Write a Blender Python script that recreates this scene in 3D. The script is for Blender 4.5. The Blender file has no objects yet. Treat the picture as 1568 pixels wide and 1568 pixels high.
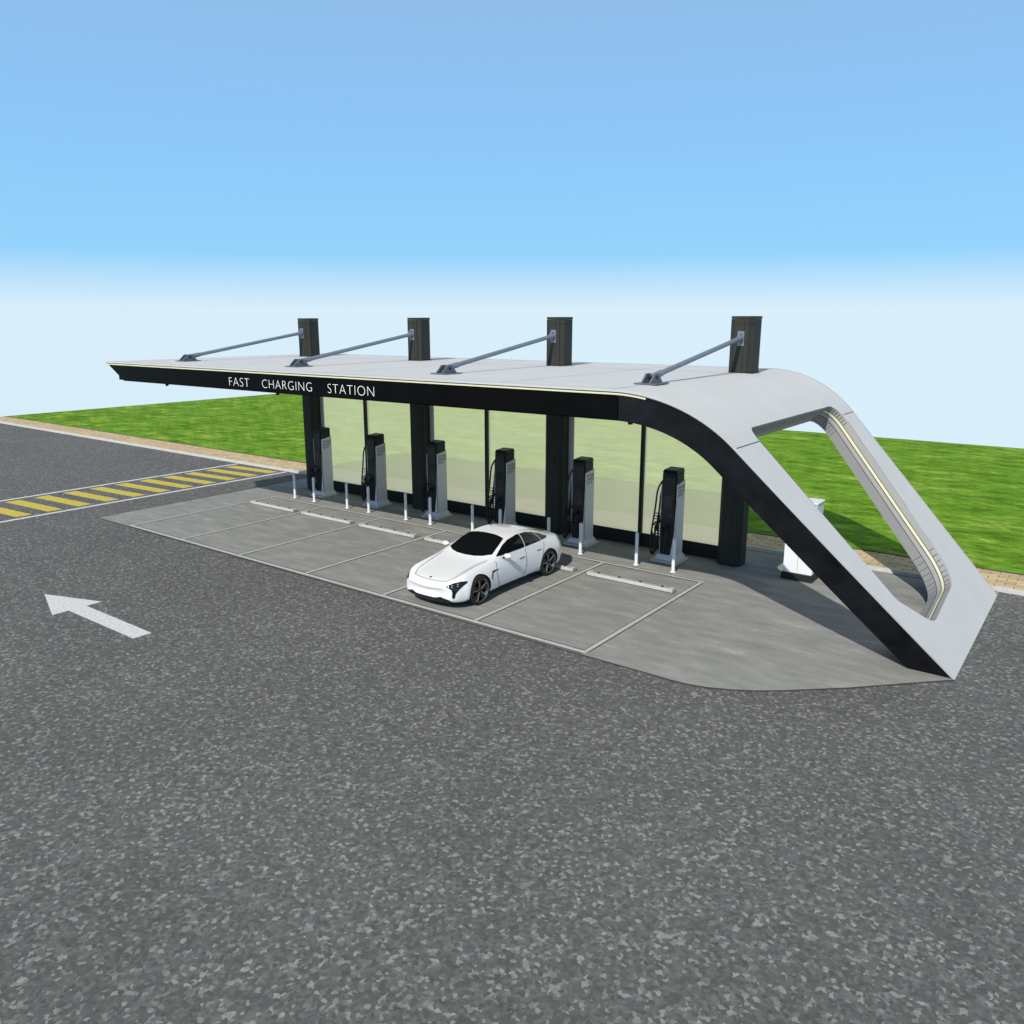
import bpy, bmesh, math, random
from mathutils import Vector, Matrix
from mathutils.bvhtree import BVHTree
from mathutils.geometry import delaunay_2d_cdt
random.seed(4)
scene = bpy.context.scene
scene.view_settings.view_transform = 'Standard'
scene.view_settings.look = 'None'
scene.view_settings.exposure = 0

# ------------------------------------------------------------ materials
def N(nt, t, **kw):
    n = nt.nodes.new(t)
    for k, v in kw.items(): setattr(n, k, v)
    return n

def mat(name, col, rough=0.5, metal=0.0, var=0.0, vscale=3.0, coat=0.0, emit=None, stretch=None, spec=0.5):
    m = bpy.data.materials.new(name); m.use_nodes = True
    nt = m.node_tree; b = nt.nodes['Principled BSDF']; L = nt.links.new
    b.inputs['Roughness'].default_value = rough
    b.inputs['Metallic'].default_value = metal
    b.inputs['Coat Weight'].default_value = coat
    b.inputs['Specular IOR Level'].default_value = spec
    if emit:
        b.inputs['Emission Color'].default_value = (*emit[0], 1)
        b.inputs['Emission Strength'].default_value = emit[1]
    tc = N(nt, 'ShaderNodeTexCoord'); vec = tc.outputs['Object']
    if stretch:
        mp = N(nt, 'ShaderNodeMapping'); mp.inputs['Scale'].default_value = stretch
        L(vec, mp.inputs['Vector']); vec = mp.outputs['Vector']
    nz = N(nt, 'ShaderNodeTexNoise'); nz.inputs['Scale'].default_value = vscale
    nz.inputs['Detail'].default_value = 5; nz.inputs['Roughness'].default_value = 0.6
    L(vec, nz.inputs['Vector'])
    rp = N(nt, 'ShaderNodeValToRGB')
    v = var if var > 0 else 0.02
    rp.color_ramp.elements[0].position = 0.3; rp.color_ramp.elements[1].position = 0.7
    rp.color_ramp.elements[0].color = (*[c*(1-v) for c in col], 1)
    rp.color_ramp.elements[1].color = (*[min(1, c*(1+v)) for c in col], 1)
    L(nz.outputs['Fac'], rp.inputs['Fac']); L(rp.outputs['Color'], b.inputs['Base Color'])
    return m

def ramp(nt, stops):
    r = N(nt, 'ShaderNodeValToRGB'); cr = r.color_ramp
    while len(cr.elements) < len(stops): cr.elements.new(0.5)
    for e, (p, c) in zip(cr.elements, stops):
        e.position = p; e.color = (*c, 1) if len(c) == 3 else c
    return r

def mult(nt, a, b):
    mx = N(nt, 'ShaderNodeMix', data_type='RGBA', blend_type='MULTIPLY'); mx.inputs[0].default_value = 1
    nt.links.new(a, mx.inputs[6]); nt.links.new(b, mx.inputs[7]); return mx.outputs[2]

def asphalt_mat():
    m = bpy.data.materials.new('asphalt'); m.use_nodes = True
    nt = m.node_tree; b = nt.nodes['Principled BSDF']; L = nt.links.new
    tc = N(nt, 'ShaderNodeTexCoord')
    n0 = N(nt, 'ShaderNodeTexNoise'); n0.inputs['Scale'].default_value = 22; n0.inputs['Detail'].default_value = 2
    L(tc.outputs['Object'], n0.inputs['Vector'])
    dv = N(nt, 'ShaderNodeVectorMath', operation='MULTIPLY_ADD'); dv.inputs[1].default_value = (0.06, 0.06, 0.0)
    L(n0.outputs['Color'], dv.inputs[0]); L(tc.outputs['Object'], dv.inputs[2])
    vo = N(nt, 'ShaderNodeTexVoronoi'); vo.inputs['Scale'].default_value = 20; L(dv.outputs[0], vo.inputs['Vector'])
    sep = N(nt, 'ShaderNodeSeparateColor'); L(vo.outputs['Color'], sep.inputs['Color'])
    r1 = ramp(nt, [(0.0, (0.092, 0.091, 0.088)), (0.5, (0.118, 0.117, 0.114)), (0.82, (0.150, 0.148, 0.144)), (1.0, (0.275, 0.27, 0.26))])
    L(sep.outputs['Red'], r1.inputs['Fac'])
    n1 = N(nt, 'ShaderNodeTexNoise'); n1.inputs['Scale'].default_value = 9; n1.inputs['Detail'].default_value = 6; n1.inputs['Roughness'].default_value = 0.8
    L(tc.outputs['Object'], n1.inputs['Vector'])
    r2 = ramp(nt, [(0.3, (0.72,)*3), (0.7, (1.25,)*3)]); L(n1.outputs['Fac'], r2.inputs['Fac'])
    n3 = N(nt, 'ShaderNodeTexNoise'); n3.inputs['Scale'].default_value = 0.3; n3.inputs['Detail'].default_value = 3
    L(tc.outputs['Object'], n3.inputs['Vector'])
    r3 = ramp(nt, [(0.3, (0.93,)*3), (0.7, (1.07,)*3)]); L(n3.outputs['Fac'], r3.inputs['Fac'])
    o = mult(nt, r1.outputs['Color'], r2.outputs['Color']); o = mult(nt, o, r3.outputs['Color'])
    L(o, b.inputs['Base Color']); b.inputs['Roughness'].default_value = 0.95
    b.inputs['Specular IOR Level'].default_value = 0.15
    return m

def concrete_mat():
    m = bpy.data.materials.new('concrete'); m.use_nodes = True
    nt = m.node_tree; b = nt.nodes['Principled BSDF']; L = nt.links.new
    tc = N(nt, 'ShaderNodeTexCoord')
    mp = N(nt, 'ShaderNodeMapping'); mp.inputs['Scale'].default_value = (0.32, 1.0, 1); mp.inputs['Rotation'].default_value = (0, 0, math.radians(-35))
    L(tc.outputs['Object'], mp.inputs['Vector'])
    n1 = N(nt, 'ShaderNodeTexNoise'); n1.inputs['Scale'].default_value = 2.8; n1.inputs['Detail'].default_value = 8; n1.inputs['Roughness'].default_value = 0.62
    L(mp.outputs['Vector'], n1.inputs['Vector'])
    r1 = ramp(nt, [(0.30, (0.225, 0.225, 0.205)), (0.5, (0.272, 0.272, 0.25)), (0.62, (0.315, 0.312, 0.29)), (0.76, (0.40, 0.395, 0.37))]); L(n1.outputs['Fac'], r1.inputs['Fac'])
    n2 = N(nt, 'ShaderNodeTexNoise'); n2.inputs['Scale'].default_value = 26; n2.inputs['Detail'].default_value = 3
    L(tc.outputs['Object'], n2.inputs['Vector'])
    r2 = ramp(nt, [(0.3, (0.93,)*3), (0.7, (1.07,)*3)]); L(n2.outputs['Fac'], r2.inputs['Fac'])
    L(mult(nt, r1.outputs['Color'], r2.outputs['Color']), b.inputs['Base Color']); b.inputs['Roughness'].default_value = 0.9
    b.inputs['Specular IOR Level'].default_value = 0.2
    return m

def grass_mat():
    m = bpy.data.materials.new('grass'); m.use_nodes = True
    nt = m.node_tree; b = nt.nodes['Principled BSDF']; L = nt.links.new
    tc = N(nt, 'ShaderNodeTexCoord')
    mp = N(nt, 'ShaderNodeMapping'); mp.inputs['Scale'].default_value = (0.5, 1.0, 1); mp.inputs['Rotation'].default_value = (0, 0, math.radians(-37))
    L(tc.outputs['Object'], mp.inputs['Vector'])
    n1 = N(nt, 'ShaderNodeTexNoise'); n1.inputs['Scale'].default_value = 0.9; n1.inputs['Detail'].default_value = 9; n1.inputs['Roughness'].default_value = 0.78
    L(mp.outputs['Vector'], n1.inputs['Vector'])
    r1 = ramp(nt, [(0.36, (0.060, 0.140, 0.008)), (0.46, (0.115, 0.240, 0.015)), (0.55, (0.160, 0.300, 0.026)), (0.66, (0.34, 0.43, 0.08))]); L(n1.outputs['Fac'], r1.inputs['Fac'])
    n2 = N(nt, 'ShaderNodeTexNoise'); n2.inputs['Scale'].default_value = 3.5; n2.inputs['Detail'].default_value = 6; n2.inputs['Roughness'].default_value = 0.9
    L(mp.outputs['Vector'], n2.inputs['Vector'])
    r2 = ramp(nt, [(0.36, (0.5,)*3), (0.64, (1.4,)*3)]); L(n2.outputs['Fac'], r2.inputs['Fac'])
    L(mult(nt, r1.outputs['Color'], r2.outputs['Color']), b.inputs['Base Color']); b.inputs['Roughness'].default_value = 0.95
    b.inputs['Specular IOR Level'].default_value = 0.05
    return m

def brick_mat():
    m = bpy.data.materials.new('brick_paving'); m.use_nodes = True
    nt = m.node_tree; b = nt.nodes['Principled BSDF']; L = nt.links.new
    tc = N(nt, 'ShaderNodeTexCoord')
    br = N(nt, 'ShaderNodeTexBrick'); br.inputs['Scale'].default_value = 1.0
    br.inputs['Brick Width'].default_value = 0.44; br.inputs['Row Height'].default_value = 0.22; br.inputs['Mortar Size'].default_value = 0.011
    br.inputs['Color1'].default_value = (0.64, 0.49, 0.27, 1); br.inputs['Color2'].default_value = (0.46, 0.34, 0.18, 1); br.inputs['Mortar'].default_value = (0.16, 0.12, 0.07, 1)
    L(tc.outputs['Object'], br.inputs['Vector']); L(br.outputs['Color'], b.inputs['Base Color']); b.inputs['Roughness'].default_value = 0.9
    return m

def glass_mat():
    m = bpy.data.materials.new('tinted_glow_glass'); m.use_nodes = True
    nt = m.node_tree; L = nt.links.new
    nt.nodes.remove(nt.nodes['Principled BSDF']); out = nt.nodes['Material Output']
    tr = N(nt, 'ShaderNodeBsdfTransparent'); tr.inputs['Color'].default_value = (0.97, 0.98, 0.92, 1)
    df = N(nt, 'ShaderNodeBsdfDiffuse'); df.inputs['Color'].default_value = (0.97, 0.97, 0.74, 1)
    em = N(nt, 'ShaderNodeEmission'); em.inputs['Color'].default_value = (0.98, 0.98, 0.66, 1); em.inputs['Strength'].default_value = 0.78  # glow added to lift the panes to a pale tint, no lamp behind
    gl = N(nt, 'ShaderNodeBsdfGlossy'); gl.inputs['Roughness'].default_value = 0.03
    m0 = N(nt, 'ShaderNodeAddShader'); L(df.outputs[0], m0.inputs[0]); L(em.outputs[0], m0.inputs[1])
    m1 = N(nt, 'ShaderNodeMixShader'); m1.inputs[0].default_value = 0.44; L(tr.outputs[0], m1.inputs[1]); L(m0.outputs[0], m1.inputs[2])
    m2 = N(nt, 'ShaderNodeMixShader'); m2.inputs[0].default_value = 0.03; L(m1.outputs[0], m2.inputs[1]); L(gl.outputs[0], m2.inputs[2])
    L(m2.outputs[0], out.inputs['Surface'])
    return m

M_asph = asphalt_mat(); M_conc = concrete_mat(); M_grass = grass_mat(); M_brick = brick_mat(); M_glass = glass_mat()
M_white_paint = mat('white_road_paint', (0.60, 0.60, 0.60), 0.8, var=0.2, vscale=14)
M_grey_paint = mat('grey_line_paint', (0.48, 0.48, 0.46), 0.8, var=0.12, vscale=10)
M_yellow = mat('yellow_road_paint', (0.54, 0.43, 0.05), 0.8, var=0.2, vscale=9)
M_roof = mat('roof_panel', (0.57, 0.57, 0.56), 0.7, var=0.03, vscale=1.2, spec=0.2)
M_wall = mat('opening_lining', (0.36, 0.36, 0.355), 0.7, var=0.03, spec=0.2)
M_wall2 = mat('lining_grey', (0.26, 0.26, 0.26), 0.7, spec=0.2)
M_black = mat('black_fascia', (0.002, 0.002, 0.002), 0.5, var=0.5, vscale=1.5, spec=0.08)
M_legblk = mat('black_leg_cladding', (0.007, 0.008, 0.011), 0.7, var=0.7, vscale=1.6, spec=0.15)
M_cream = mat('led_strip_cream', (0.74, 0.72, 0.47), 0.6, var=0.02)
M_seam = mat('seam_dark', (0.06, 0.06, 0.06), 0.8)
M_col = mat('column_cladding', (0.034, 0.036, 0.029), 0.6, var=0.10, vscale=2.0, spec=0.2)
M_coledge = mat('column_joint', (0.006, 0.006, 0.005), 0.6)
M_rod = mat('steel_rod', (0.19, 0.22, 0.27), 0.5, metal=0.2, var=0.05)
M_plate = mat('anchor_plate', (0.13, 0.145, 0.17), 0.5, metal=0.2)
M_frame = mat('dark_frame', (0.022, 0.024, 0.022), 0.5, spec=0.2)
M_lpost = mat('light_post', (0.55, 0.56, 0.54), 0.5)
M_white = mat('white_enamel', (0.84, 0.84, 0.84), 0.4)
M_sign = mat('sign_letters', (0.85, 0.88, 0.86), 0.4, emit=((1, 1, 1), 0.15))
M_chdark = mat('charger_dark', (0.022, 0.024, 0.021), 0.5, spec=0.2)
M_chlight = mat('charger_light_panel', (0.66, 0.66, 0.67), 0.5)
M_rubber = mat('rubber', (0.008, 0.008, 0.008), 0.6)
M_screen = mat('screen', (0.01, 0.015, 0.02), 0.1)
M_kerb = mat('kerb_stone', (0.55, 0.55, 0.53), 0.85, var=0.1, vscale=6)
M_stop = mat('wheel_stop_concrete', (0.47, 0.47, 0.46), 0.8, var=0.08, vscale=8)
M_paint = mat('car_paint_white', (0.84, 0.84, 0.84), 0.25, coat=0.6, var=0.01)
M_carglass = mat('car_glass', (0.006, 0.007, 0.008), 0.06, spec=0.5)
M_carblk = mat('car_black_trim', (0.008, 0.008, 0.008), 0.45)
M_gap = mat('panel_gap', (0.03, 0.03, 0.03), 0.7)
M_tyre = mat('tyre', (0.010, 0.010, 0.010), 0.8)
M_alloy = mat('alloy', (0.45, 0.45, 0.47), 0.3, metal=0.7)
M_lamp = mat('headlamp_glass', (0.35, 0.37, 0.40), 0.1)
M_red = mat('tail_light', (0.45, 0.01, 0.01), 0.2)

# ------------------------------------------------------------ helpers
def link(o, parent=None):
    scene.collection.objects.link(o)
    if parent: o.parent = parent
    return o

def empty(name, loc=(0, 0, 0)):
    e = bpy.data.objects.new(name, None); e.location = loc; e.empty_display_size = 0.3
    scene.collection.objects.link(e); return e

def smooth_angle(me, deg=35):
    bm = bmesh.new(); bm.from_mesh(me)
    for f in bm.faces: f.smooth = True
    lim = math.radians(deg)
    for e in bm.edges:
        if len(e.link_faces) == 2: e.smooth = e.calc_face_angle(0) < lim
        else: e.smooth = False
    bm.to_mesh(me); bm.free()

def mesh(name, verts, faces, mats, parent=None, smooth=None, fm=None, recalc=True):
    me = bpy.data.meshes.new(name); me.from_pydata([tuple(v) for v in verts], [], faces)
    if not isinstance(mats, (list, tuple)): mats = [mats]
    for m in mats: me.materials.append(m)
    if recalc:
        bm = bmesh.new(); bm.from_mesh(me); bmesh.ops.recalc_face_normals(bm, faces=bm.faces); bm.to_mesh(me); bm.free()
    if smooth: smooth_angle(me, smooth)
    return link(bpy.data.objects.new(name, me), parent)

def box(name, x0, x1, y0, y1, z0, z1, m, parent=None, bev=0.0):
    bm = bmesh.new(); bmesh.ops.create_cube(bm, size=1)
    for v in bm.verts:
        v.co = Vector(((x0+x1)/2+v.co.x*(x1-x0), (y0+y1)/2+v.co.y*(y1-y0), (z0+z1)/2+v.co.z*(z1-z0)))
    if bev > 0: bmesh.ops.bevel(bm, geom=list(bm.edges), offset=bev, segments=2, affect='EDGES')
    me = bpy.data.meshes.new(name); bm.to_mesh(me); bm.free(); me.materials.append(m)
    if bev > 0: smooth_angle(me, 40)
    return link(bpy.data.objects.new(name, me), parent)

def sheet(name, pts, z, m, parent=None):
    o = mesh(name, [(x, y, z) for x, y in pts], [list(range(len(pts)))], m, parent, recalc=False)
    if o.data.polygons[0].normal.z < 0: o.data.flip_normals()
    return o

def multi_sheet(name, polys, z, m, parent=None):
    vs = []; fs = []
    for p in polys:
        fs.append(list(range(len(vs), len(vs)+len(p)))); vs += [(x, y, z) for x, y in p]
    me = bpy.data.meshes.new(name); me.from_pydata(vs, [], fs); me.materials.append(m)
    bm = bmesh.new(); bm.from_mesh(me)
    for f in bm.faces:
        f.normal_update()
        if f.normal.z < 0: f.normal_flip()
    bm.to_mesh(me); bm.free()
    return link(bpy.data.objects.new(name, me), parent)

def rect(x0, x1, y0, y1): return [(x0, y0), (x1, y0), (x1, y1), (x0, y1)]

def cyl(name, p0, p1, r, m, parent=None, seg=20, r2=None):
    p0 = Vector(p0); p1 = Vector(p1); d = p1-p0; L = d.length
    q = d.to_track_quat('Z', 'Y')
    r2 = r if r2 is None else r2
    vs = []; fs = []
    for k in range(seg):
        a = 2*math.pi*k/seg
        vs.append(p0+q @ Vector((r*math.cos(a), r*math.sin(a), 0)))
    for k in range(seg):
        a = 2*math.pi*k/seg
        vs.append(p0+q @ Vector((r2*math.cos(a), r2*math.sin(a), L)))
    for k in range(seg): fs.append([k, (k+1) % seg, seg+(k+1) % seg, seg+k])
    fs.append(list(range(seg))); fs.append(list(range(seg, 2*seg)))
    return mesh(name, vs, fs, m, parent, smooth=40)

def lathe(name, prof, m, parent=None, seg=32, axis='Z', center=(0, 0, 0), smooth=35):
    vs = []; fs = []
    n = len(prof); c = Vector(center)
    for k in range(seg):
        a = 2*math.pi*k/seg
        for r, h in prof:
            if axis == 'Z': vs.append(c+Vector((r*math.cos(a), r*math.sin(a), h)))
            else: vs.append(c+Vector((h, r*math.cos(a), r*math.sin(a))))
    for k in range(seg):
        k2 = (k+1) % seg
        for j in range(n-1):
            fs.append([k*n+j, k*n+j+1, k2*n+j+1, k2*n+j])
    o = mesh(name, vs, fs, m, parent)
    bm = bmesh.new(); bm.from_mesh(o.data); bmesh.ops.remove_doubles(bm, verts=bm.verts, dist=1e-5)
    bmesh.ops.recalc_face_normals(bm, faces=bm.faces); bm.to_mesh(o.data); bm.free()
    smooth_angle(o.data, smooth)
    return o

def tube(name, pts, r, m, parent=None):
    cu = bpy.data.curves.new(name, 'CURVE'); cu.dimensions = '3D'
    sp = cu.splines.new('NURBS'); sp.points.add(len(pts)-1)
    for p, q in zip(sp.points, pts): p.co = (*q, 1)
    sp.use_endpoint_u = True; sp.order_u = 3
    cu.bevel_depth = r; cu.bevel_resolution = 2; cu.resolution_u = 6; cu.materials.append(m)
    return link(bpy.data.objects.new(name, cu), parent)

def text_mesh(name, s, m, x0, x1, z0, z1, y, parent=None, rot=None, thin=0.0):
    cu = bpy.data.curves.new(name, 'FONT'); cu.body = s; cu.offset = -thin; cu.space_character = 1.08
    o = bpy.data.objects.new('tmp_text', cu); scene.collection.objects.link(o)
    dg = bpy.context.evaluated_depsgraph_get()
    me = bpy.data.meshes.new_from_object(o.evaluated_get(dg)); bpy.data.objects.remove(o)
    xs = [v.co.x for v in me.vertices]; ys = [v.co.y for v in me.vertices]
    a, b, c, d = min(xs), max(xs), min(ys), max(ys)
    for v in me.vertices:
        fx = (v.co.x-a)/(b-a); fz = (v.co.y-c)/(d-c)
        if rot == 'X':
            v.co = Vector((y, x0+(x1-x0)*fx, z0+(z1-z0)*fz))
        else:
            v.co = Vector((x0+(x1-x0)*fx, y, z0+(z1-z0)*fz))
    me.materials.clear(); me.materials.append(m)
    me.name = name
    return link(bpy.data.objects.new(name, me), parent)

def fillet(pts, radii, n=8):
    out = []; tags = []
    L = len(pts)
    for i in range(L):
        p = Vector(pts[i]); a = Vector(pts[i-1]); b = Vector(pts[(i+1) % L]); r = radii[i]
        u = (a-p).normalized(); v = (b-p).normalized()
        ang = u.angle(v); t = r/math.tan(ang/2)
        t = min(t, 0.48*(a-p).length, 0.48*(b-p).length); r = t*math.tan(ang/2)
        c = p+(u+v).normalized()*(r/math.sin(ang/2))
        s = p+u*t-c; e = p+v*t-c
        a0 = math.atan2(s.y, s.x); a1 = math.atan2(e.y, e.x); d = a1-a0
        while d > math.pi: d -= 2*math.pi
        while d < -math.pi: d += 2*math.pi
        for k in range(n+1):
            w = a0+d*k/n; out.append(c+Vector((math.cos(w), math.sin(w)))*r); tags.append(i)
    return out, tags

# ------------------------------------------------------------ ground
XL, XR, YN, YF = -64.5, 45.0, -40.0, 51.0
sheet('asphalt_ground', rect(XL, XR, YN, 23.2), 0.0, M_asph)
box('kerb', XL, XR, 23.2, 23.31, -0.1, 0.11, M_kerb, bev=0.015)
box('brick_sidewalk', XL, XR, 23.315, 24.795, -0.1, 0.10, M_brick)
sheet('grass_field', rect(XL, XR, 24.845, YF), 0.11, M_grass)
box('grass_edging', XL, XR, 24.80, 24.84, -0.1, 0.125, M_seam)

pad = [(-28.3, 13.4), (-6.6, 13.35)]
for (x, y) in [(-6.2, 13.34), (-5.88, 13.36), (-5.5, 13.46), (-5.09, 13.64), (-4.7, 13.88), (-4.29, 14.2), (-3.35, 15.05), (-2.42, 16.02), (-1.83, 16.62), (-1.83, 23.195), (-28.3, 23.195)]: pad.append((x, y))
sheet('concrete_parking_pad', pad, 0.010, M_conc)
def ribbon2(pts, w):
    polys = []
    for a, b in zip(pts, pts[1:]):
        a = Vector(a); b = Vector(b); d = (b-a).normalized(); n = Vector((-d.y, d.x))*w/2
        polys.append([tuple(a+n), tuple(b+n), tuple(b-n), tuple(a-n)])
    return polys
multi_sheet('pad_edge_joint', ribbon2([(-28.3, 23.1)]+pad[:-2], 0.04), 0.014, M_seam)

lines = []
XB = [-8.23-3.0*k for k in range(7)]
for x in XB: lines.append(rect(x-0.05, x+0.05, 13.56, 19.30))
lines.append(rect(XB[-1]-0.05, XB[0]+0.05, 13.44, 13.55))
lines.append(rect(XB[-1]-0.05, XB[0]+0.05, 19.31, 19.41))
multi_sheet('parking_bay_lines', lines, 0.020, M_grey_paint)
edges = []
for x in XB:
    for s in (-0.062, 0.062): edges.append(rect(x+s-0.013, x+s+0.013, 13.57, 19.29))
for y in (13.41, 13.585, 19.285, 19.435): edges.append(rect(XB[-1], XB[0], y-0.013, y+0.013))
multi_sheet('parking_bay_line_edges', edges, 0.016, M_seam)

multi_sheet('road_arrow_marking', [[(-21.16, 8.47), (-19.43, 7.88), (-19.43, 9.06)], rect(-19.429, -16.5, 8.26, 8.68)], 0.004, M_white_paint)
multi_sheet('crossing_border_lines', [rect(-34.15, -33.95, -6, 23.1), rect(-30.45, -30.25, -6, 23.1)], 0.004, M_white_paint)
ys = []
y = -5.5
while y < 22.6:
    ys.append([(-33.7, y-0.15), (-30.7, y+0.1), (-30.7, y+0.62), (-33.7, y+0.37)]); y += 1.07
multi_sheet('yellow_hatched_crossing', ys, 0.004, M_yellow)

def wheel_stop(xc):
    e = empty('wheel_stop', (xc, 18.15, 0.012))
    w = 1.27; vs = []
    prof = [(-0.085, 0.006), (-0.06, 0.09), (0.06, 0.09), (0.085, 0.006)]
    for x in (-w, w):
        for (py, pz) in prof: vs.append((x*(0.985 if pz > 0.05 else 1), py, pz))
    fs = [[0, 1, 5, 4], [1, 2, 6, 5], [2, 3, 7, 6], [3, 0, 4, 7], [0, 1, 2, 3], [4, 5, 6, 7]]
    mesh('stop_body', vs, fs, M_stop, e)
    box('base_outline', -w-0.03, w+0.03, -0.115, 0.115, 0.0, 0.005, M_seam, e)  # thin dark sheet added as an outline around the stop's base
    box('end_cap', -w-0.004, -w+0.12, -0.088, 0.088, 0.006, 0.094, M_grey_paint, e)
    box('end_cap', w-0.12, w+0.004, -0.088, 0.088, 0.006, 0.094, M_grey_paint, e)
    for s in (-1, 1): box('top_groove', -w+0.13, w-0.13, s*0.045-0.007, s*0.045+0.007, 0.088, 0.093, M_seam, e)
    for k in range(4):
        x = -0.95+k*0.633
        cyl('bolt', (x, 0, 0.088), (x, 0, 0.105), 0.035, M_coledge, e, 10)
for k in range(6): wheel_stop(-9.73-3*k)

# ------------------------------------------------------------ station
ST = empty('charging_station')
PH = math.radians(47); R = 3.3; TH = 0.62; X0 = -8.29; ZR = 5.39; cx, cz = X0, ZR-R
prof = []
prof.append((-28.4, ZR, -27.3, ZR-TH))
for x in (-26, -22, -18, -14, -11, X0): prof.append((x, ZR, x, ZR-TH))
for k in range(1, 19):
    a = PH*k/18
    prof.append((cx+R*math.sin(a), cz+R*math.cos(a), cx+(R-TH)*math.sin(a), cz+(R-TH)*math.cos(a)))
tx, tz, bx, bz = prof[-1]
fx = tx+tz/math.tan(PH); fbx = bx+bz/math.tan(PH)
for k in range(1, 13):
    w = k/12; prof.append((tx+(fx-tx)*w, tz*(1-w)+0.012*w, bx+(fbx-bx)*w, bz*(1-w)+0.012*w))
def yf(x):
    s = max(0, min(1, (x-X0)/(fx-X0))); return 14.35+2.31*s**1.2
def yb(x):
    s = max(0, min(1, (x-X0)/(fx-X0))); return 23.8-1.0*s
vs = []; fs = []
for (a, b, c, d) in prof:
    vs += [(a, yf(a), b), (a, yb(a), b), (c, yb(a), d), (c, yf(a), d)]
for i in range(len(prof)-1):
    p = 4*i; q = p+4
    for j in range(4): fs.append([p+j, q+j, q+(j+1) % 4, p+(j+1) % 4])
fs.append([0, 1, 2, 3]); n = len(vs); fs.append([n-4, n-3, n-2, n-1])
slab = mesh('canopy_roof', vs, fs, [M_roof, M_legblk, M_wall, M_black], ST)
pts = [(6.26, 16.30), (6.26, 22.55), (1.10, 21.0), (0.92, 17.75), (1.78, 16.86)]
outl, tags = fillet(pts, [0.22, 0.45, 1.2, 0.7, 0.3], 9)
nrm = Vector((math.sin(PH), 0, math.cos(PH))); up = Vector((-math.cos(PH), 0, math.sin(PH))); foot = Vector((fx, 0, 0))
def P(p, y, d=0.0): return foot+up*p+Vector((0, y, 0))-nrm*d
cv = [P(p.x, p.y, -1.0) for p in outl]+[P(p.x, p.y, 1.4) for p in outl]; k = len(outl)
cf = [[i, (i+1) % k, k+(i+1) % k, k+i] for i in range(k)]+[list(range(k)), list(range(k, 2*k))]
cut = mesh('cutter', cv, cf, M_wall)
md = slab.modifiers.new('b', 'BOOLEAN'); md.operation = 'DIFFERENCE'; md.object = cut; md.solver = 'EXACT'
dg = bpy.context.evaluated_depsgraph_get(); dg.update()
nm = bpy.data.meshes.new_from_object(slab.evaluated_get(dg)); slab.modifiers.clear(); slab.data = nm; nm.name = 'canopy_roof'
bpy.data.objects.remove(cut)
poly2 = [Vector((p.x, p.y)) for p in outl]
def dist_outline(c):
    r = Vector(c)-foot; q = Vector((r.dot(up), r.y)); best = 9
    for i in range(len(poly2)):
        a = poly2[i-1]; b = poly2[i]; ab = b-a
        if ab.length < 1e-6: continue
        t = max(0, min(1, (q-a).dot(ab)/ab.length_squared)); best = min(best, (a+ab*t-q).length)
    return best
for p in nm.polygons:
    c = p.center; nn = p.normal
    if c.x > -6.8 and abs(nn.dot(nrm)) < 0.3 and dist_outline(c) < 0.02: p.material_index = 2
    elif abs(nn.y) > 0.5: p.material_index = 1 if c.x > X0 else 3
    elif nn.z > 0.3 and c.x > -28.3: p.material_index = 0
    else: p.material_index = 1
smooth_angle(nm, 25)

def inset(pl, d):
    out = []; c = Vector((sum(p.x for p in pl)/len(pl), sum(p.y for p in pl)/len(pl)))
    L = len(pl)
    for i in range(L):
        a = pl[i-1]; b = pl[(i+1) % L]; t = (b-a)
        if t.length < 1e-6: t = Vector((1, 0))
        t.normalize(); nn = Vector((-t.y, t.x))
        if nn.dot(c-pl[i]) < 0: nn = -nn
        out.append(pl[i]+nn*d)
    return out
def band(name, d0, d1, ins, m, sel):
    q = inset(outl, ins); vs = []; fs = []
    for i, p in enumerate(q):
        vs += [P(p.x, p.y, d0), P(p.x, p.y, d1)]
    for i in range(len(q)):
        j = (i+1) % len(q)
        if tags[i] in sel and tags[j] in sel: fs.append([2*i, 2*j, 2*j+1, 2*i+1])
    return mesh(name, vs, fs, m, ST, recalc=False)
band('led_strip', 0.17, 0.235, 0.014, M_cream, (1, 2, 3))
for d in (0.155, 0.24, 0.36):
    band('lining_joint', d, d+0.014, 0.012, M_seam, (0, 1, 2, 3, 4))
band('lining_grey_band', 0.38, 0.60, 0.010, M_wall2, (1, 2, 3))  # flat grey band on the opening's lining
q = inset(outl, 0.011); vs = []; fs = []
for i in range(len(q)):
    if tags[i] in (1, 2, 3):
        a = q[i-1]; b = q[(i+1) % len(q)]; t = (b-a).normalized()*0.007
        for (d0, d1) in ((0.03, 0.15), (0.38, 0.60)):
            s = len(vs); p = q[i]
            vs += [P(p.x-t.x, p.y-t.y, d0), P(p.x+t.x, p.y+t.y, d0), P(p.x+t.x, p.y+t.y, d1), P(p.x-t.x, p.y-t.y, d1)]
            fs.append([s, s+1, s+2, s+3])
mesh('lining_ribs', vs, fs, M_seam, ST, recalc=False)
qa = inset(outl, -0.022); qb = inset(outl, -0.004); vs = []; fs = []
for i in range(len(qa)):
    vs += [P(qa[i].x, qa[i].y, -0.004), P(qb[i].x, qb[i].y, -0.004)]
for i in range(len(qa)):
    j = (i+1) % len(qa)
    if tags[i] in (2, 3, 4) or tags[j] in (2, 3, 4) : fs.append([2*i, 2*j, 2*j+1, 2*i+1])
mesh('opening_rim_joint', vs, fs, M_seam, ST, recalc=False)

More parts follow.
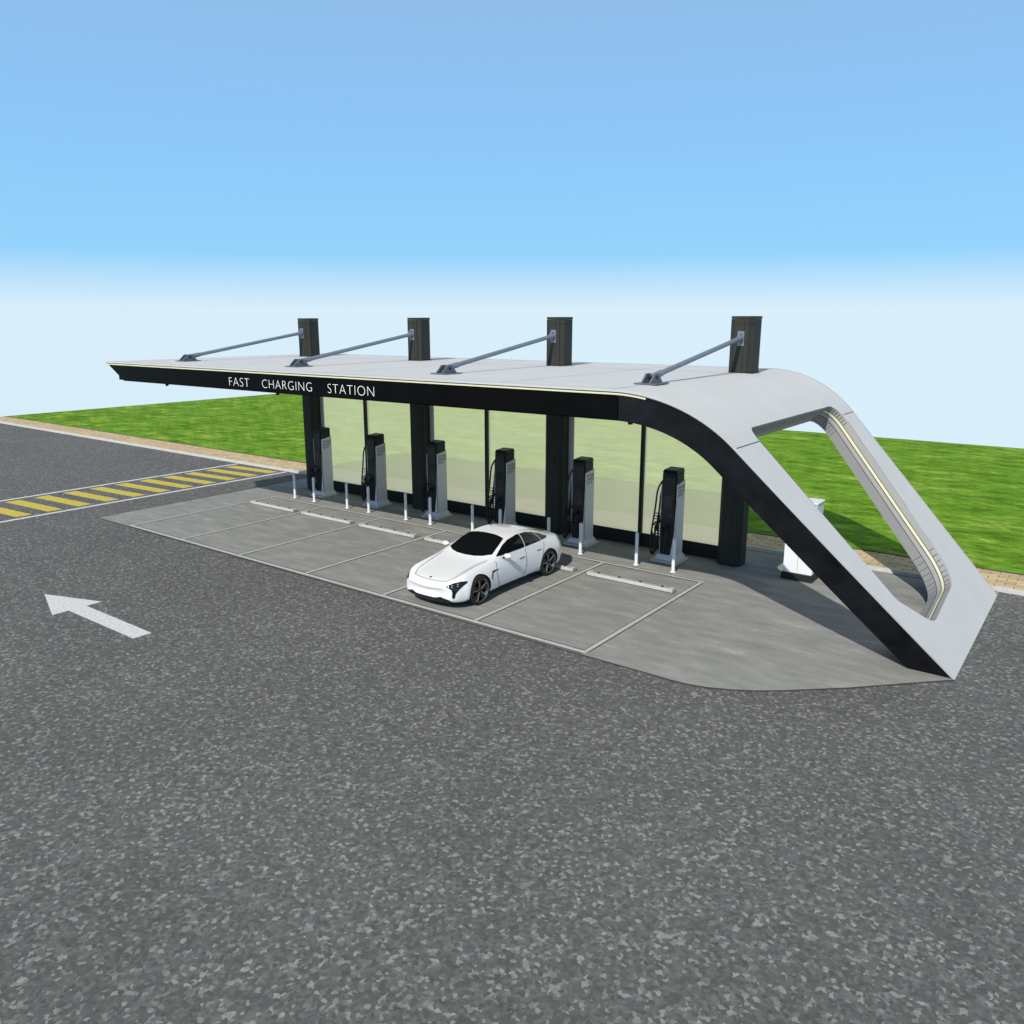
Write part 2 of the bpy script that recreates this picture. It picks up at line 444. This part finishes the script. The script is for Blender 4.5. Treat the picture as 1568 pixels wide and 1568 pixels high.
def front_trim(name, d0, d1, proud, m, i0=0, i1=None, back=False):
    vs = []; fs = []
    pr = prof[i0:i1] if i1 else prof[i0:]
    for (a, b, c, d) in pr:
        y = (yf(a)-proud) if not back else (yb(a)+proud)
        u = Vector((a, y, b)); w = Vector((c, y, d)); dr = (w-u).normalized()
        if a < -28: dr = (w-u)/TH
        for dd in (d0, d1):
            q0 = u+dr*dd
            vs += [q0, q0+Vector((0, proud+0.002 if not back else -proud-0.002, 0))]
    for i in range(len(pr)-1):
        p = 4*i; q_ = p+4
        fs += [[p, q_, q_+2, p+2], [p, q_, q_+1, p+1], [p+2, q_+2, q_+3, p+3]]
    return mesh(name, vs, fs, m, ST, smooth=30)
front_trim('roof_lip', -0.004, 0.04, 0.03, M_roof)
front_trim('cream_line', 0.062, 0.10, 0.02, M_cream, 0, 12)
front_trim('fascia_top_joint', 0.042, 0.060, 0.026, M_seam)
front_trim('roof_lip_back', -0.004, 0.04, 0.03, M_roof, back=True)
box('fascia_sign_panel', -27.55, -8.1, 14.325, 14.349, 4.80, 5.27, M_black, ST)
def topseam(name, path, w=0.02, off=0.004):
    vs = []; fs = []
    for a, b in zip(path, path[1:]):
        a = Vector(a); b = Vector(b); d = (b-a).normalized()
        nn = nrm if a.x > -5.9 and b.x > -5.9 else Vector((0, 0, 1))
        s = d.cross(nn).normalized()*w/2; o = nn*off; k = len(vs)
        vs += [a+s+o, b+s+o, b-s+o, a-s+o]; fs.append([k, k+1, k+2, k+3])
    mesh(name, vs, fs, M_seam, ST, recalc=False)
xs_ = tx+0.02
topseam('roof_joint', [(xs_, yf(xs_)+0.01, (fx-xs_)*math.tan(PH)), (xs_, 16.3, (fx-xs_)*math.tan(PH))], 0.02)
topseam('roof_joint', [(xs_, 22.5, (fx-xs_)*math.tan(PH)), (xs_, yb(xs_)-0.01, (fx-xs_)*math.tan(PH))], 0.02)
topseam('roof_joint', [tuple(P(1.9, yf(fx-1.3)+0.02)), tuple(P(1.9, 16.85))], 0.02)
topseam('roof_joint', [(-28.3, 14.52, ZR), (X0, 14.52, ZR)], 0.014)
for x in (-11.23, -17.23, -23.23):
    topseam('roof_joint', [(x, 14.53, ZR), (x, 23.75, ZR)], 0.014)
topseam('roof_joint', [(X0, 14.4, ZR), (X0, 23.75, ZR)], 0.014)
topseam('roof_joint', [(-28.3, 21.0, ZR), (X0, 21.0, ZR)], 0.016)

COLX = [-8.29, -14.27, -20.25, -26.23]
def column(xc):
    h = 0.33; c = 0.12; yc = 21.5
    o8 = [(-h, -h+c), (-h+c, -h), (h-c, -h), (h, -h+c), (h, h-c), (h-c, h), (-h+c, h), (-h, h-c)]
    vs = []; fs = []
    for z in (0.012, 6.80):
        vs += [(xc+a, yc+b, z) for a, b in o8]
    for i in range(8): fs.append([i, (i+1) % 8, 8+(i+1) % 8, 8+i])
    fs.append(list(range(8))); fs.append(list(range(8, 16)))
    mesh('column_shaft', vs, fs, M_col, ST)
    s = 1.03; vs = []
    for z in (6.803, 6.87): vs += [(xc+a*s, yc+b*s, z) for a, b in o8]
    mesh('column_cap', vs, fs, M_col, ST)
    for z in (0.014, 2.9, 6.66, 5.395):
        vs = []; s = 1.008 if z != 5.395 else 1.06
        for zz in (z, z+0.022): vs += [(xc+a*s, yc+b*s, zz) for a, b in o8]
        mesh('column_joint', vs, [f for f in fs if len(f) == 4], M_coledge, ST)
    for (a, b) in [(-h+c, -h), (h-c, -h), (h, -h+c), (-h, -h+c), (0.07, -h)]:
        box('column_edge', xc+a-0.010, xc+a+0.010, yc+b-0.005, yc+b+0.01, 0.02, 6.79, M_coledge, ST)
    a = Vector((xc, 21.10, 6.30)); b = Vector((xc, 16.16, 5.54))
    cyl('tie_rod', a, b, 0.06, M_rod, ST, 18)
    d = (b-a).normalized()
    cyl('rod_sleeve', b-d*0.45, b-d*0.02, 0.075, M_rod, ST, 18)
    cyl('rod_clevis', a, a+d*0.22, 0.085, M_rod, ST, 16, 0.06)
    box('column_bracket', xc-0.03, xc+0.03, 21.0, 21.17, 6.16, 6.42, M_rod, ST)
    box('column_bracket_plate', xc-0.09, xc+0.09, 21.145, 21.168, 6.10, 6.48, M_rod, ST)
    box('anchor_base_plate', xc-0.27, xc+0.27, 15.82, 16.48, ZR+0.006, ZR+0.03, M_plate, ST, 0.004)
    for sx in (-0.10, 0.10):
        pv = [(xc+sx+t, y, z) for t in (-0.02, 0.02) for (y, z) in ((15.86, ZR+0.03), (16.44, ZR+0.03), (16.26, ZR+0.23), (16.08, ZR+0.23))]
        mesh('anchor_gusset', pv, [[0, 1, 2, 3], [4, 5, 6, 7], [0, 1, 5, 4], [1, 2, 6, 5], [2, 3, 7, 6], [3, 0, 4, 7]], M_plate, ST)
    cyl('anchor_pin', (xc-0.14, 16.16, 5.54), (xc+0.14, 16.16, 5.54), 0.04, M_coledge, ST, 12)
for x in COLX: column(x)

GW = 21.62
xsn = sorted(COLX+[-11.27, -17.26, -23.24])
for a, b in zip(xsn, xsn[1:]):
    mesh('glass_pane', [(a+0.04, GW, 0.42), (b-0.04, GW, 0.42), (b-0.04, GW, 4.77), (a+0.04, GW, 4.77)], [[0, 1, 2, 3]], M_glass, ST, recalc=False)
    box('plinth_rail', a+0.041, b-0.041, GW-0.06, GW+0.06, 0.012, 0.20, M_frame, ST)
    box('bottom_rail', a+0.041, b-0.041, GW-0.035, GW+0.035, 0.203, 0.415, M_frame, ST)
for x in (-11.27, -17.26, -23.24):
    box('mullion', x-0.055, x+0.055, GW-0.10, GW+0.08, 0.012, 4.765, M_frame, ST)
for x in COLX[1:]:
    box('light_post', x+0.345, x+0.53, GW-0.03, GW+0.03, 0.42, 4.765, M_lpost, ST)
for x in (-25.1, -19.35, -13.6, -7.95):
    cyl('downlight', (x, 14.62, 4.68), (x, 14.62, 4.768), 0.05, M_frame, ST, 12)
SG = empty('station_sign')
text_mesh('word_fast', 'FAST', M_sign, -21.2, -20.23, 4.89, 5.13, 14.319, SG, thin=0.026)
text_mesh('word_charging', 'CHARGING', M_sign, -19.63, -17.47, 4.89, 5.13, 14.319, SG, thin=0.026)
text_mesh('word_station', 'STATION', M_sign, -16.84, -15.08, 4.89, 5.13, 14.319, SG, thin=0.026)
SG.parent = ST

# ------------------------------------------------------------ cabinet
CB = empty('utility_cabinet', (-6.28, 21.3, 0.012))
box('plinth', -0.41, 0.41, -0.33, 0.33, 0, 0.18, M_frame, CB)
box('housing', -0.38, 0.38, -0.30, 0.30, 0.183, 2.10, M_white, CB, 0.02)
box('lid', -0.40, 0.40, -0.32, 0.32, 2.103, 2.15, M_white, CB, 0.012)
box('door_gap', -0.003, 0.003, -0.303, -0.298, 0.25, 2.05, M_seam, CB)
for k in range(6): box('vent_slot', 0.12, 0.30, -0.304, -0.298, 1.6+k*0.05, 1.62+k*0.05, M_seam, CB)
box('handle', 0.03, 0.05, -0.33, -0.30, 1.0, 1.2, M_frame, CB)

# ------------------------------------------------------------ chargers / bollards
def dup(parent_src, name, loc):
    e = empty(name, loc)
    for ch in parent_src.children:
        c = ch.copy(); c.parent = e; scene.collection.objects.link(c)
    return e
def make_charger(loc):
    e = empty('ev_charger', loc)
    HX = [[0, 1, 2, 3], [4, 5, 6, 7], [0, 1, 5, 4], [1, 2, 6, 5], [2, 3, 7, 6], [3, 0, 4, 7]]
    box('foundation', -0.42, 0.42, -0.42, 0.36, 0.0, 0.07, M_kerb, e, 0.01)
    v = []
    for (s, z) in ((1.0, 0.073), (0.80, 0.22)):
        v += [(-0.33*s, -0.34*s, z), (0.33*s, -0.34*s, z), (0.33*s, 0.33*s, z), (-0.33*s, 0.33*s, z)]
    mesh('skirt', v, HX, M_chlight, e)
    box('cabinet_body', -0.225, 0.225, -0.25, 0.25, 0.20, 2.60, M_chdark, e, 0.03)
    v = [(-0.225, -0.25, 2.59), (0.225, -0.25, 2.59), (0.225, 0.25, 2.59), (-0.225, 0.25, 2.59),
         (-0.20, -0.20, 2.67), (0.20, -0.20, 2.67), (0.20, 0.22, 2.70), (-0.20, 0.22, 2.70)]
    mesh('cap', v, HX, M_chdark, e)
    v = [(0.227, -0.225, 0.22), (0.227, 0.25, 0.22), (0.227, 0.25, 2.36), (0.227, -0.235, 2.28),
         (0.25, -0.225, 0.22), (0.25, 0.25, 0.22), (0.25, 0.25, 2.36), (0.25, -0.235, 2.28)]
    mesh('side_panel_right', v, HX, M_chlight, e)
    mesh('side_panel_left', [(-a, b, c) for a, b, c in v], HX, M_chlight, e)
    v = [(0.12, -0.262, 0.22), (0.235, -0.262, 0.22), (0.235, -0.262, 1.70), (0.215, -0.262, 0.90),
         (0.12, -0.252, 0.22), (0.235, -0.252, 0.22), (0.235, -0.252, 1.70), (0.215, -0.252, 0.90)]
    mesh('front_panel_wedge', v, HX, M_chlight, e)
    box('front_bezel', -0.19, 0.19, -0.262, -0.252, 1.25, 2.48, M_carblk, e)
    box('screen', -0.13, 0.13, -0.270, -0.263, 1.55, 1.95, M_screen, e)
    box('card_reader', 0.02, 0.12, -0.273, -0.263, 1.36, 1.44, M_seam, e)
    text_mesh('label_top', 'HIGH POWER', M_coledge, -0.19, 0.22, 2.14, 2.23, 0.2525, e, rot='X')
    text_mesh('label_mid', 'CHARGING', M_coledge, -0.19, 0.22, 2.03, 2.12, 0.2525, e, rot='X')
    text_mesh('label_low', '350 kW', M_coledge, -0.19, 0.12, 1.92, 2.01, 0.2525, e, rot='X')
    box('holster', -0.35, -0.25, -0.24, -0.12, 1.10, 1.34, M_carblk, e, 0.01)
    cyl('connector', (-0.30, -0.22, 1.12), (-0.33, -0.36, 0.98), 0.04, M_carblk, e, 12)
    tube('cable', [(-0.22, -0.20, 2.35), (-0.33, -0.30, 2.2), (-0.35, -0.34, 1.6), (-0.46, -0.36, 0.8), (-0.44, -0.38, 0.30), (-0.34, -0.40, 0.24), (-0.28, -0.40, 0.5), (-0.33, -0.37, 0.97)], 0.026, M_rubber, e)
    tube('cable', [(-0.22, -0.05, 2.30), (-0.31, -0.12, 2.1), (-0.30, -0.2, 1.4), (-0.40, -0.26, 0.7), (-0.50, -0.30, 0.22), (-0.36, -0.34, 0.16), (-0.25, -0.30, 0.6), (-0.29, -0.25, 1.1)], 0.026, M_rubber, e)
    tube('cable', [(-0.20, -0.24, 1.2), (-0.38, -0.32, 1.15), (-0.48, -0.34, 0.9), (-0.30, -0.34, 0.62), (-0.22, -0.30, 0.85), (-0.36, -0.30, 1.05)], 0.022, M_rubber, e)
    for k in range(10):
        box('cable_clip', -0.41, -0.228, -0.27, -0.235, 0.62+k*0.085, 0.642+k*0.085, M_carblk, e)
    cyl('connector', (0.02, -0.26, 1.10), (0.02, -0.36, 1.0), 0.04, M_carblk, e, 12)
    tube('cable', [(-0.12, -0.255, 1.0), (-0.12, -0.38, 0.9), (-0.10, -0.42, 0.35), (-0.04, -0.42, 0.3), (0.02, -0.40, 0.6), (0.02, -0.36, 1.0)], 0.022, M_rubber, e)
    return e
CX = -9.82
c0 = make_charger((CX, 20.70, 0.012))
for k in range(1, 6): dup(c0, 'ev_charger', (CX-3*k, 20.70, 0.012))
def make_bollard(loc):
    e = empty('bollard', loc)
    lathe('post', [(0, 0), (0.08, 0), (0.08, 0.018), (0.048, 0.02), (0.048, 0.90), (0.042, 0.935), (0.022, 0.952), (0, 0.957)], M_white, e, 20)
    return e
b0 = None
for k in range(6):
    for s in (-0.57, 0.57):
        loc = (-9.79-3*k+s, 19.67, 0.021)
        if b0 is None: b0 = make_bollard(loc)
        else: dup(b0, 'bollard', loc)

# ------------------------------------------------------------ car (front towards -Y)
def build_car(loc, scale):
    E = empty('white_car', loc); E.scale = (scale,)*3
    S = [
     (0.00, .24, .60, .72, .42, .68, .53, .50, .565, .57),
     (0.07, .17, .72, .85, .48, .78, .63, .54, .645, .645),
     (0.24, .14, .80, .93, .55, .83, .735, .57, .705, .705),
     (0.50, .14, .82, .965, .60, .82, .825, .57, .755, .755),
     (0.92, .14, .82, .985, .66, .79, .885, .56, .825, .83),
     (1.25, .14, .82, .975, .68, .81, .915, .59, .885, .89),
     (1.52, .14, .82, .96, .70, .84, .930, .67, .935, .955),
     (1.80, .14, .82, .95, .72, .86, .945, .70, 1.05, 1.095),
     (2.10, .14, .82, .945, .73, .86, .955, .67, 1.185, 1.245),
     (2.40, .14, .82, .945, .73, .86, .960, .63, 1.28, 1.345),
     (2.80, .14, .82, .945, .73, .86, .965, .60, 1.33, 1.395),
     (3.20, .14, .82, .95, .74, .86, .975, .59, 1.315, 1.38),
     (3.55, .14, .82, .97, .75, .86, .985, .575, 1.25, 1.32),
     (3.85, .14, .82, .985, .76, .84, .99, .565, 1.17, 1.235),
     (4.15, .14, .82, .98, .76, .81, .985, .55, 1.08, 1.14),
     (4.45, .15, .80, .955, .75, .77, .97, .52, 1.00, 1.04),
     (4.68, .17, .76, .91, .73, .71, .94, .48, .965, .975),
     (4.83, .22, .66, .85, .68, .66, .88, .44, .90, .91),
     (4.90, .30, .52, .74, .60, .60, .76, .40, .78, .79)]
    vs = []; fs = []; RN = 20
    for (y, zb, wb, wm, zs, xb, zbt, xr, zr, zc) in S:
        half = [(0, zb), (wb, zb), (wm*0.975, zb+0.10), (wm, 0.5*(zb+0.1+zs)), (wm*0.985, zs), (xb, zbt),
                ((xb+xr)/2+0.03*(zr > zbt+0.05), (zbt+zr)/2+0.01), (xr, zr), (xr*0.80, zr+(zc-zr)*0.6), (xr*0.42, zc-(zc-zr)*0.08), (0, zc)]
        ring = half+[(-x, z) for x, z in reversed(half[1:-1])]
        for x, z in ring:
            yy = y
            if y < 0.3: yy = y+0.22*(abs(x)/0.9)**3
            if y > 4.6: yy = y-0.22*(abs(x)/0.9)**3
            vs.append((x, yy, z))
    for i in range(len(S)-1):
        for j in range(RN): fs.append([i*RN+j, i*RN+(j+1) % RN, (i+1)*RN+(j+1) % RN, (i+1)*RN+j])
    for (i, dy) in ((0, -0.02), (len(S)-1, 0.02)):
        base = len(vs); ring = [Vector(vs[i*RN+j]) for j in range(RN)]
        c = sum(ring, Vector())/RN
        for r in ring: vs.append(tuple(c+(r-c)*0.6+Vector((0, dy, 0))))
        for j in range(RN): fs.append([i*RN+j, i*RN+(j+1) % RN, base+(j+1) % RN, base+j])
        fs.append([base+j for j in range(RN)])
    body = mesh('body_shell', vs, fs, [M_paint, M_carglass], E)
    sub = body.modifiers.new('s', 'SUBSURF'); sub.levels = 3; sub.render_levels = 3
    AX = (0.95, 3.86); ZW = 0.36; RC = 0.395
    cutters = []
    for ay in AX:
        for s in (-1, 1):
            c = cyl('cutter', (s*0.62, ay, ZW), (s*1.3, ay, ZW), RC, M_carblk, None, 48); cutters.append(c)
            md = body.modifiers.new('b', 'BOOLEAN'); md.operation = 'DIFFERENCE'; md.object = c; md.solver = 'EXACT'
    body.parent = None
    dg = bpy.context.evaluated_depsgraph_get(); dg.update()
    nm = bpy.data.meshes.new_from_object(body.evaluated_get(dg)); body.modifiers.clear(); body.data = nm; nm.name = 'body_shell'
    body.parent = E
    for c in cutters: bpy.data.objects.remove(c)
    for p in nm.polygons:
        c = p.center; k = 0
        if c.z < 0.185: k = 1
        for ay in AX:
            rr = math.hypot(c.y-ay, c.z-ZW)
            if rr < RC+0.01 and 0.6 < abs(c.x) < 0.99 and (abs(rr-RC) < 0.02 and p.normal.x**2 < 0.5 or abs(abs(c.x)-0.62) < 0.01): k = 1
        p.material_index = k
    smooth_angle(nm, 38)
    bm = bmesh.new(); bm.from_mesh(nm); bvh = BVHTree.FromBMesh(bm); bm.free()
    def patch(name, poly, mode, m, off=0.005, step=0.05, thick=0):
        ptsv = []; L = len(poly)
        for i in range(L):
            a = Vector(poly[i]); b = Vector(poly[(i+1) % L]); nseg = max(1, int((b-a).length/step))
            for k in range(nseg): ptsv.append(a+(b-a)*k/nseg)
        nb = len(ptsv); edges = [(i, (i+1) % nb) for i in range(nb)]
        x0 = min(p.x for p in ptsv); x1 = max(p.x for p in ptsv); y0 = min(p.y for p in ptsv); y1 = max(p.y for p in ptsv)
        def inside(q):
            r = False
            for i in range(nb):
                a = ptsv[i]; b = ptsv[(i+1) % nb]
                if (a.y > q.y) != (b.y > q.y) and q.x < (b.x-a.x)*(q.y-a.y)/(b.y-a.y)+a.x: r = not r
            return r
        extra = []
        if thick == 0:
            gx = x0+step/2
            while gx < x1:
                gy = y0+step/2
                while gy < y1:
                    qv = Vector((gx, gy))
                    if inside(qv) and min((a-qv).length for a in ptsv) > step*0.45: extra.append(qv)
                    gy += step
                gx += step
        res = delaunay_2d_cdt(ptsv+extra, edges, [], 1, 1e-5)
        V = []; ok = []
        for p in res[0]:
            if mode == 'F': o = Vector((p.x, -1, p.y)); d = Vector((0, 1, 0))
            elif mode == 'B': o = Vector((p.x, 6, p.y)); d = Vector((0, -1, 0))
            elif mode == 'T': o = Vector((p.x, p.y, 3)); d = Vector((0, 0, -1))
            elif mode == 'R': o = Vector((2, p.x, p.y)); d = Vector((-1, 0, 0))
            else: o = Vector((-2, p.x, p.y)); d = Vector((1, 0, 0))
            h = bvh.ray_cast(o, d)
            if h[0] is None: V.append(o+d*1.2); ok.append(False)
            else:
                nn = h[1] if h[1].dot(d) < 0 else -h[1]
                V.append(h[0]+nn*off); ok.append(True)
        F = [f for f in res[2] if all(ok[i] for i in f)]
        o = mesh(name, V, F, m, E, recalc=False)
        for f in o.data.polygons: f.use_smooth = True
        return o
    def line(name, pl, mode, w=0.014, m=M_gap, off=0.004):
        for a, b in zip(pl, pl[1:]):
            a = Vector(a); b = Vector(b); d = (b-a).normalized(); n_ = Vector((-d.y, d.x))*w/2; a = a-d*w*0.3; b = b+d*w*0.3
            patch(name, [a+n_, b+n_, b-n_, a-n_], mode, m, off, 0.05, 1)
    patch('windshield', [(-.685, 1.73), (-.5, 1.60), (-.28, 1.53), (0, 1.51), (.28, 1.53), (.5, 1.60), (.685, 1.73), (.625, 2.10), (.56, 2.36), (.3, 2.41), (0, 2.42), (-.3, 2.41), (-.56, 2.36), (-.625, 2.10)], 'T', M_carglass)
    patch('rear_window', [(-.50, 3.62), (0, 3.60), (.50, 3.62), (.49, 4.0), (.46, 4.30), (0, 4.36), (-.46, 4.30), (-.49, 4.0)], 'T', M_carglass)
    sw = [(1.74, .985), (1.95, 1.085), (2.15, 1.175), (2.4, 1.25), (2.8, 1.298), (3.2, 1.285), (3.5, 1.225), (3.8, 1.13), (4.02, 1.035), (3.9, 1.01), (3.4, 1.0), (2.6, .985)]
    for md_ in ('R', 'L'):
        patch('side_window', sw, md_, M_carglass, step=0.04)
        line('window_divider', [(2.90, .995), (2.93, 1.285)], md_, 0.03, M_chlight, 0.008)
        line('window_divider', [(3.66, 1.01), (3.52, 1.215)], md_, 0.018, M_chlight, 0.008)
        line('door_gap', [(1.66, .90), (1.60, .62), (1.72, .24), (2.74, .24), (2.86, .55), (2.88, .94)], md_)
        line('door_gap', [(2.86, .24), (3.42, .26), (3.58, .70), (3.72, .94)], md_)
        patch('sill_trim', [(1.42, .17), (3.40, .17), (3.38, .235), (1.44, .225)], md_, M_carblk)
        patch('fender_vent', [(1.38, .50), (1.42, .56), (1.45, .66), (1.60, .70), (1.72, .71), (1.60, .725), (1.44, .72), (1.39, .62)], md_, M_carblk, step=0.02)
        patch('door_handle', [(2.58, .74), (2.80, .75), (2.80, .775), (2.58, .765)], md_, M_gap, step=0.02)
        patch('door_handle', [(3.34, .78), (3.52, .79), (3.52, .815), (3.34, .805)], md_, M_gap, step=0.02)
    for s in (-1, 1):
        line('hood_gap', [(s*.50, .22), (s*.61, .45), (s*.64, .95), (s*.72, 1.48)], 'T', 0.012)
    line('hood_gap', [(-.50, .22), (-.25, .16), (0, .145), (.25, .16), (.50, .22)], 'T', 0.012)
    for s in (-1, 1):
        hl = [(.60, .60), (.64, .635), (.72, .675), (.82, .70), (.885, .69), (.90, .65), (.87, .595), (.84, .53), (.80, .44), (.785, .34), (.745, .31), (.735, .38), (.74, .47), (.72, .53), (.67, .565), (.61, .58)]
        patch('headlight', [(s*a, b) for a, b in hl], 'F', M_carglass, 0.006, 0.03)
        for (a, b) in ((.71, .625), (.79, .65), (.72, .59), (.80, .61)):
            patch('headlamp_lens', [(s*a+0.015*math.cos(t*math.pi/4), b+0.009*math.sin(t*math.pi/4)) for t in range(8)], 'F', M_lamp, 0.012, 0.03)
    patch('lower_grille', [(-.66, .29), (-.45, .34), (-.30, .30), (.30, .30), (.45, .34), (.66, .29), (.74, .205), (.5, .19), (-.5, .19), (-.74, .205)], 'F', M_carblk, 0.006, 0.04)
    patch('badge', [(0.028*math.cos(t*math.pi/5), .235+0.036*math.sin(t*math.pi/5)) for t in range(10)], 'T', M_coledge, 0.008, 0.02)
    patch('tail_light_bar', [(-.76, .80), (.76, .80), (.76, .84), (-.76, .84)], 'B', M_red, 0.006, 0.05)
    patch('rear_diffuser', [(-.60, .26), (.60, .26), (.52, .40), (-.52, .40)], 'B', M_carblk, 0.006, 0.05)
    for s in (-1, 1):
        bm = bmesh.new(); bmesh.ops.create_uvsphere(bm, u_segments=20, v_segments=12, radius=1)
        for v in bm.verts:
            v.co = Vector((s*1.02+v.co.x*0.115, 1.93+v.co.y*0.075+abs(v.co.x)*0.02, 1.00+v.co.z*0.065))
        me = bpy.data.meshes.new('mirror'); bm.to_mesh(me); bm.free(); me.materials.append(M_paint)
        for f in me.polygons: f.use_smooth = True
        link(bpy.data.objects.new('mirror', me), E)
        cyl('mirror_stalk', (s*0.84, 1.94, .915), (s*1.0, 1.94, .97), 0.022, M_carblk, E, 10)
    for ay in AX:
        for s in (-1, 1):
            xo = s*0.965
            def X(d): return xo-s*d
            lathe('tyre', [(0.27, X(0.03)), (0.285, X(0.0)), (0.335, X(0.0)), (0.355, X(0.02)), (0.36, X(0.06)), (0.36, X(0.20)), (0.34, X(0.25)), (0.25, X(0.25))], M_tyre, E, 48, 'X', (0, ay, ZW))
            lathe('rim_lip', [(0.276, X(0.008)), (0.279, X(0.004)), (0.284, X(0.003))], M_alloy, E, 48, 'X', (0, ay, ZW))
            lathe('rim_barrel', [(0.277, X(0.010)), (0.255, X(0.04)), (0.245, X(0.12)), (0.0, X(0.13))], M_carblk, E, 48, 'X', (0, ay, ZW))
            lathe('hub', [(0.0, X(0.02)), (0.04, X(0.022)), (0.055, X(0.045)), (0.06, X(0.10))], M_carblk, E, 24, 'X', (0, ay, ZW))
            vs = []; fs = []; f2 = []; v2 = []
            for k in range(5):
                a0 = 2*math.pi*k/5+0.3
                for (VV, FF, A, B, hw0, hw1, dp) in ((v2, f2, 0.0, 0.0, 0.045, 0.075, 0.03), (vs, fs, 0.16, 0.25, 0.008, 0.010, 0.016)):
                    base = len(VV)
                    for (r, da, dd, hw) in ((0.045, A, dp+0.015, hw0), (0.262, B, dp, hw1)):
                        for (wd, dx) in ((-hw, dd), (hw, dd), (hw, dd+0.04), (-hw, dd+0.04)):
                            ang = a0+da; VV.append((X(dx), ay+r*math.cos(ang)-wd*math.sin(ang), ZW+r*math.sin(ang)+wd*math.cos(ang)))
                    for j in range(4): FF.append([base+j, base+(j+1) % 4, base+4+(j+1) % 4, base+4+j])
                    FF.append([base+4, base+5, base+6, base+7])
            mesh('spokes', v2, f2, M_carblk, E); mesh('spoke_edges', vs, fs, M_alloy, E)
    return E
build_car((-12.77, 13.52, 0.012), 1.01)

# ------------------------------------------------------------ light, sky, camera
sd = Vector((-0.22, 1.2, -1.0))
sun = bpy.data.lights.new('sun', 'SUN'); sun.energy = 3.9; sun.angle = math.radians(0.5); sun.color = (1.0, 0.95, 0.87)
so = bpy.data.objects.new('sun', sun); so.rotation_euler = sd.to_track_quat('-Z', 'Y').to_euler(); so.location = (5, -20, 30); scene.collection.objects.link(so)

w = bpy.data.worlds.new('World'); scene.world = w; w.use_nodes = True; nt = w.node_tree; L = nt.links.new
bg = nt.nodes['Background']
tc = N(nt, 'ShaderNodeTexCoord')
sep = N(nt, 'ShaderNodeSeparateXYZ'); L(tc.outputs['Generated'], sep.inputs[0])
mxz = N(nt, 'ShaderNodeMath', operation='MAXIMUM'); mxz.inputs[1].default_value = 0.02; L(sep.outputs['Z'], mxz.inputs[0])
cmb = N(nt, 'ShaderNodeCombineXYZ'); L(sep.outputs['X'], cmb.inputs[0]); L(sep.outputs['Y'], cmb.inputs[1]); L(mxz.outputs[0], cmb.inputs[2])
sky = N(nt, 'ShaderNodeTexSky'); sky.sky_type = 'NISHITA'; sky.sun_disc = False
sky.sun_elevation = math.atan2(1, 1.22); sky.sun_rotation = math.radians(169.6); L(cmb.outputs[0], sky.inputs['Vector'])
sc = N(nt, 'ShaderNodeVectorMath', operation='SCALE'); sc.inputs['Scale'].default_value = 0.10; L(sky.outputs[0], sc.inputs[0])
mr = N(nt, 'ShaderNodeMapRange'); mr.inputs['From Min'].default_value = 0; mr.inputs['From Max'].default_value = 1.0; L(sep.outputs['Z'], mr.inputs['Value'])
rp = ramp(nt, [(0.0, (0.70, 0.88, 1.0)), (0.016, (0.70, 0.88, 1.0)), (0.076, (0.29, 0.66, 1.0)), (0.20, (0.27, 0.58, 0.97)), (0.38, (0.29, 0.50, 0.80)), (0.6, (0.36, 0.43, 0.52)), (1.0, (0.40, 0.43, 0.46))])
L(mr.outputs[0], rp.inputs['Fac'])
mx = N(nt, 'ShaderNodeMix', data_type='RGBA'); mx.inputs[0].default_value = 0.94
L(sc.outputs[0], mx.inputs[6]); L(rp.outputs['Color'], mx.inputs[7]); L(mx.outputs[2], bg.inputs['Color']); bg.inputs['Strength'].default_value = 1.0

cam = bpy.data.cameras.new('camera'); cam.sensor_width = 36; cam.lens = 36*1238/1568; cam.clip_end = 1000
co = bpy.data.objects.new('camera', cam); co.location = (0, 0, 6.7)
co.rotation_euler = (math.radians(90-13.18), 0, math.radians(36.87)); scene.collection.objects.link(co)
scene.camera = co
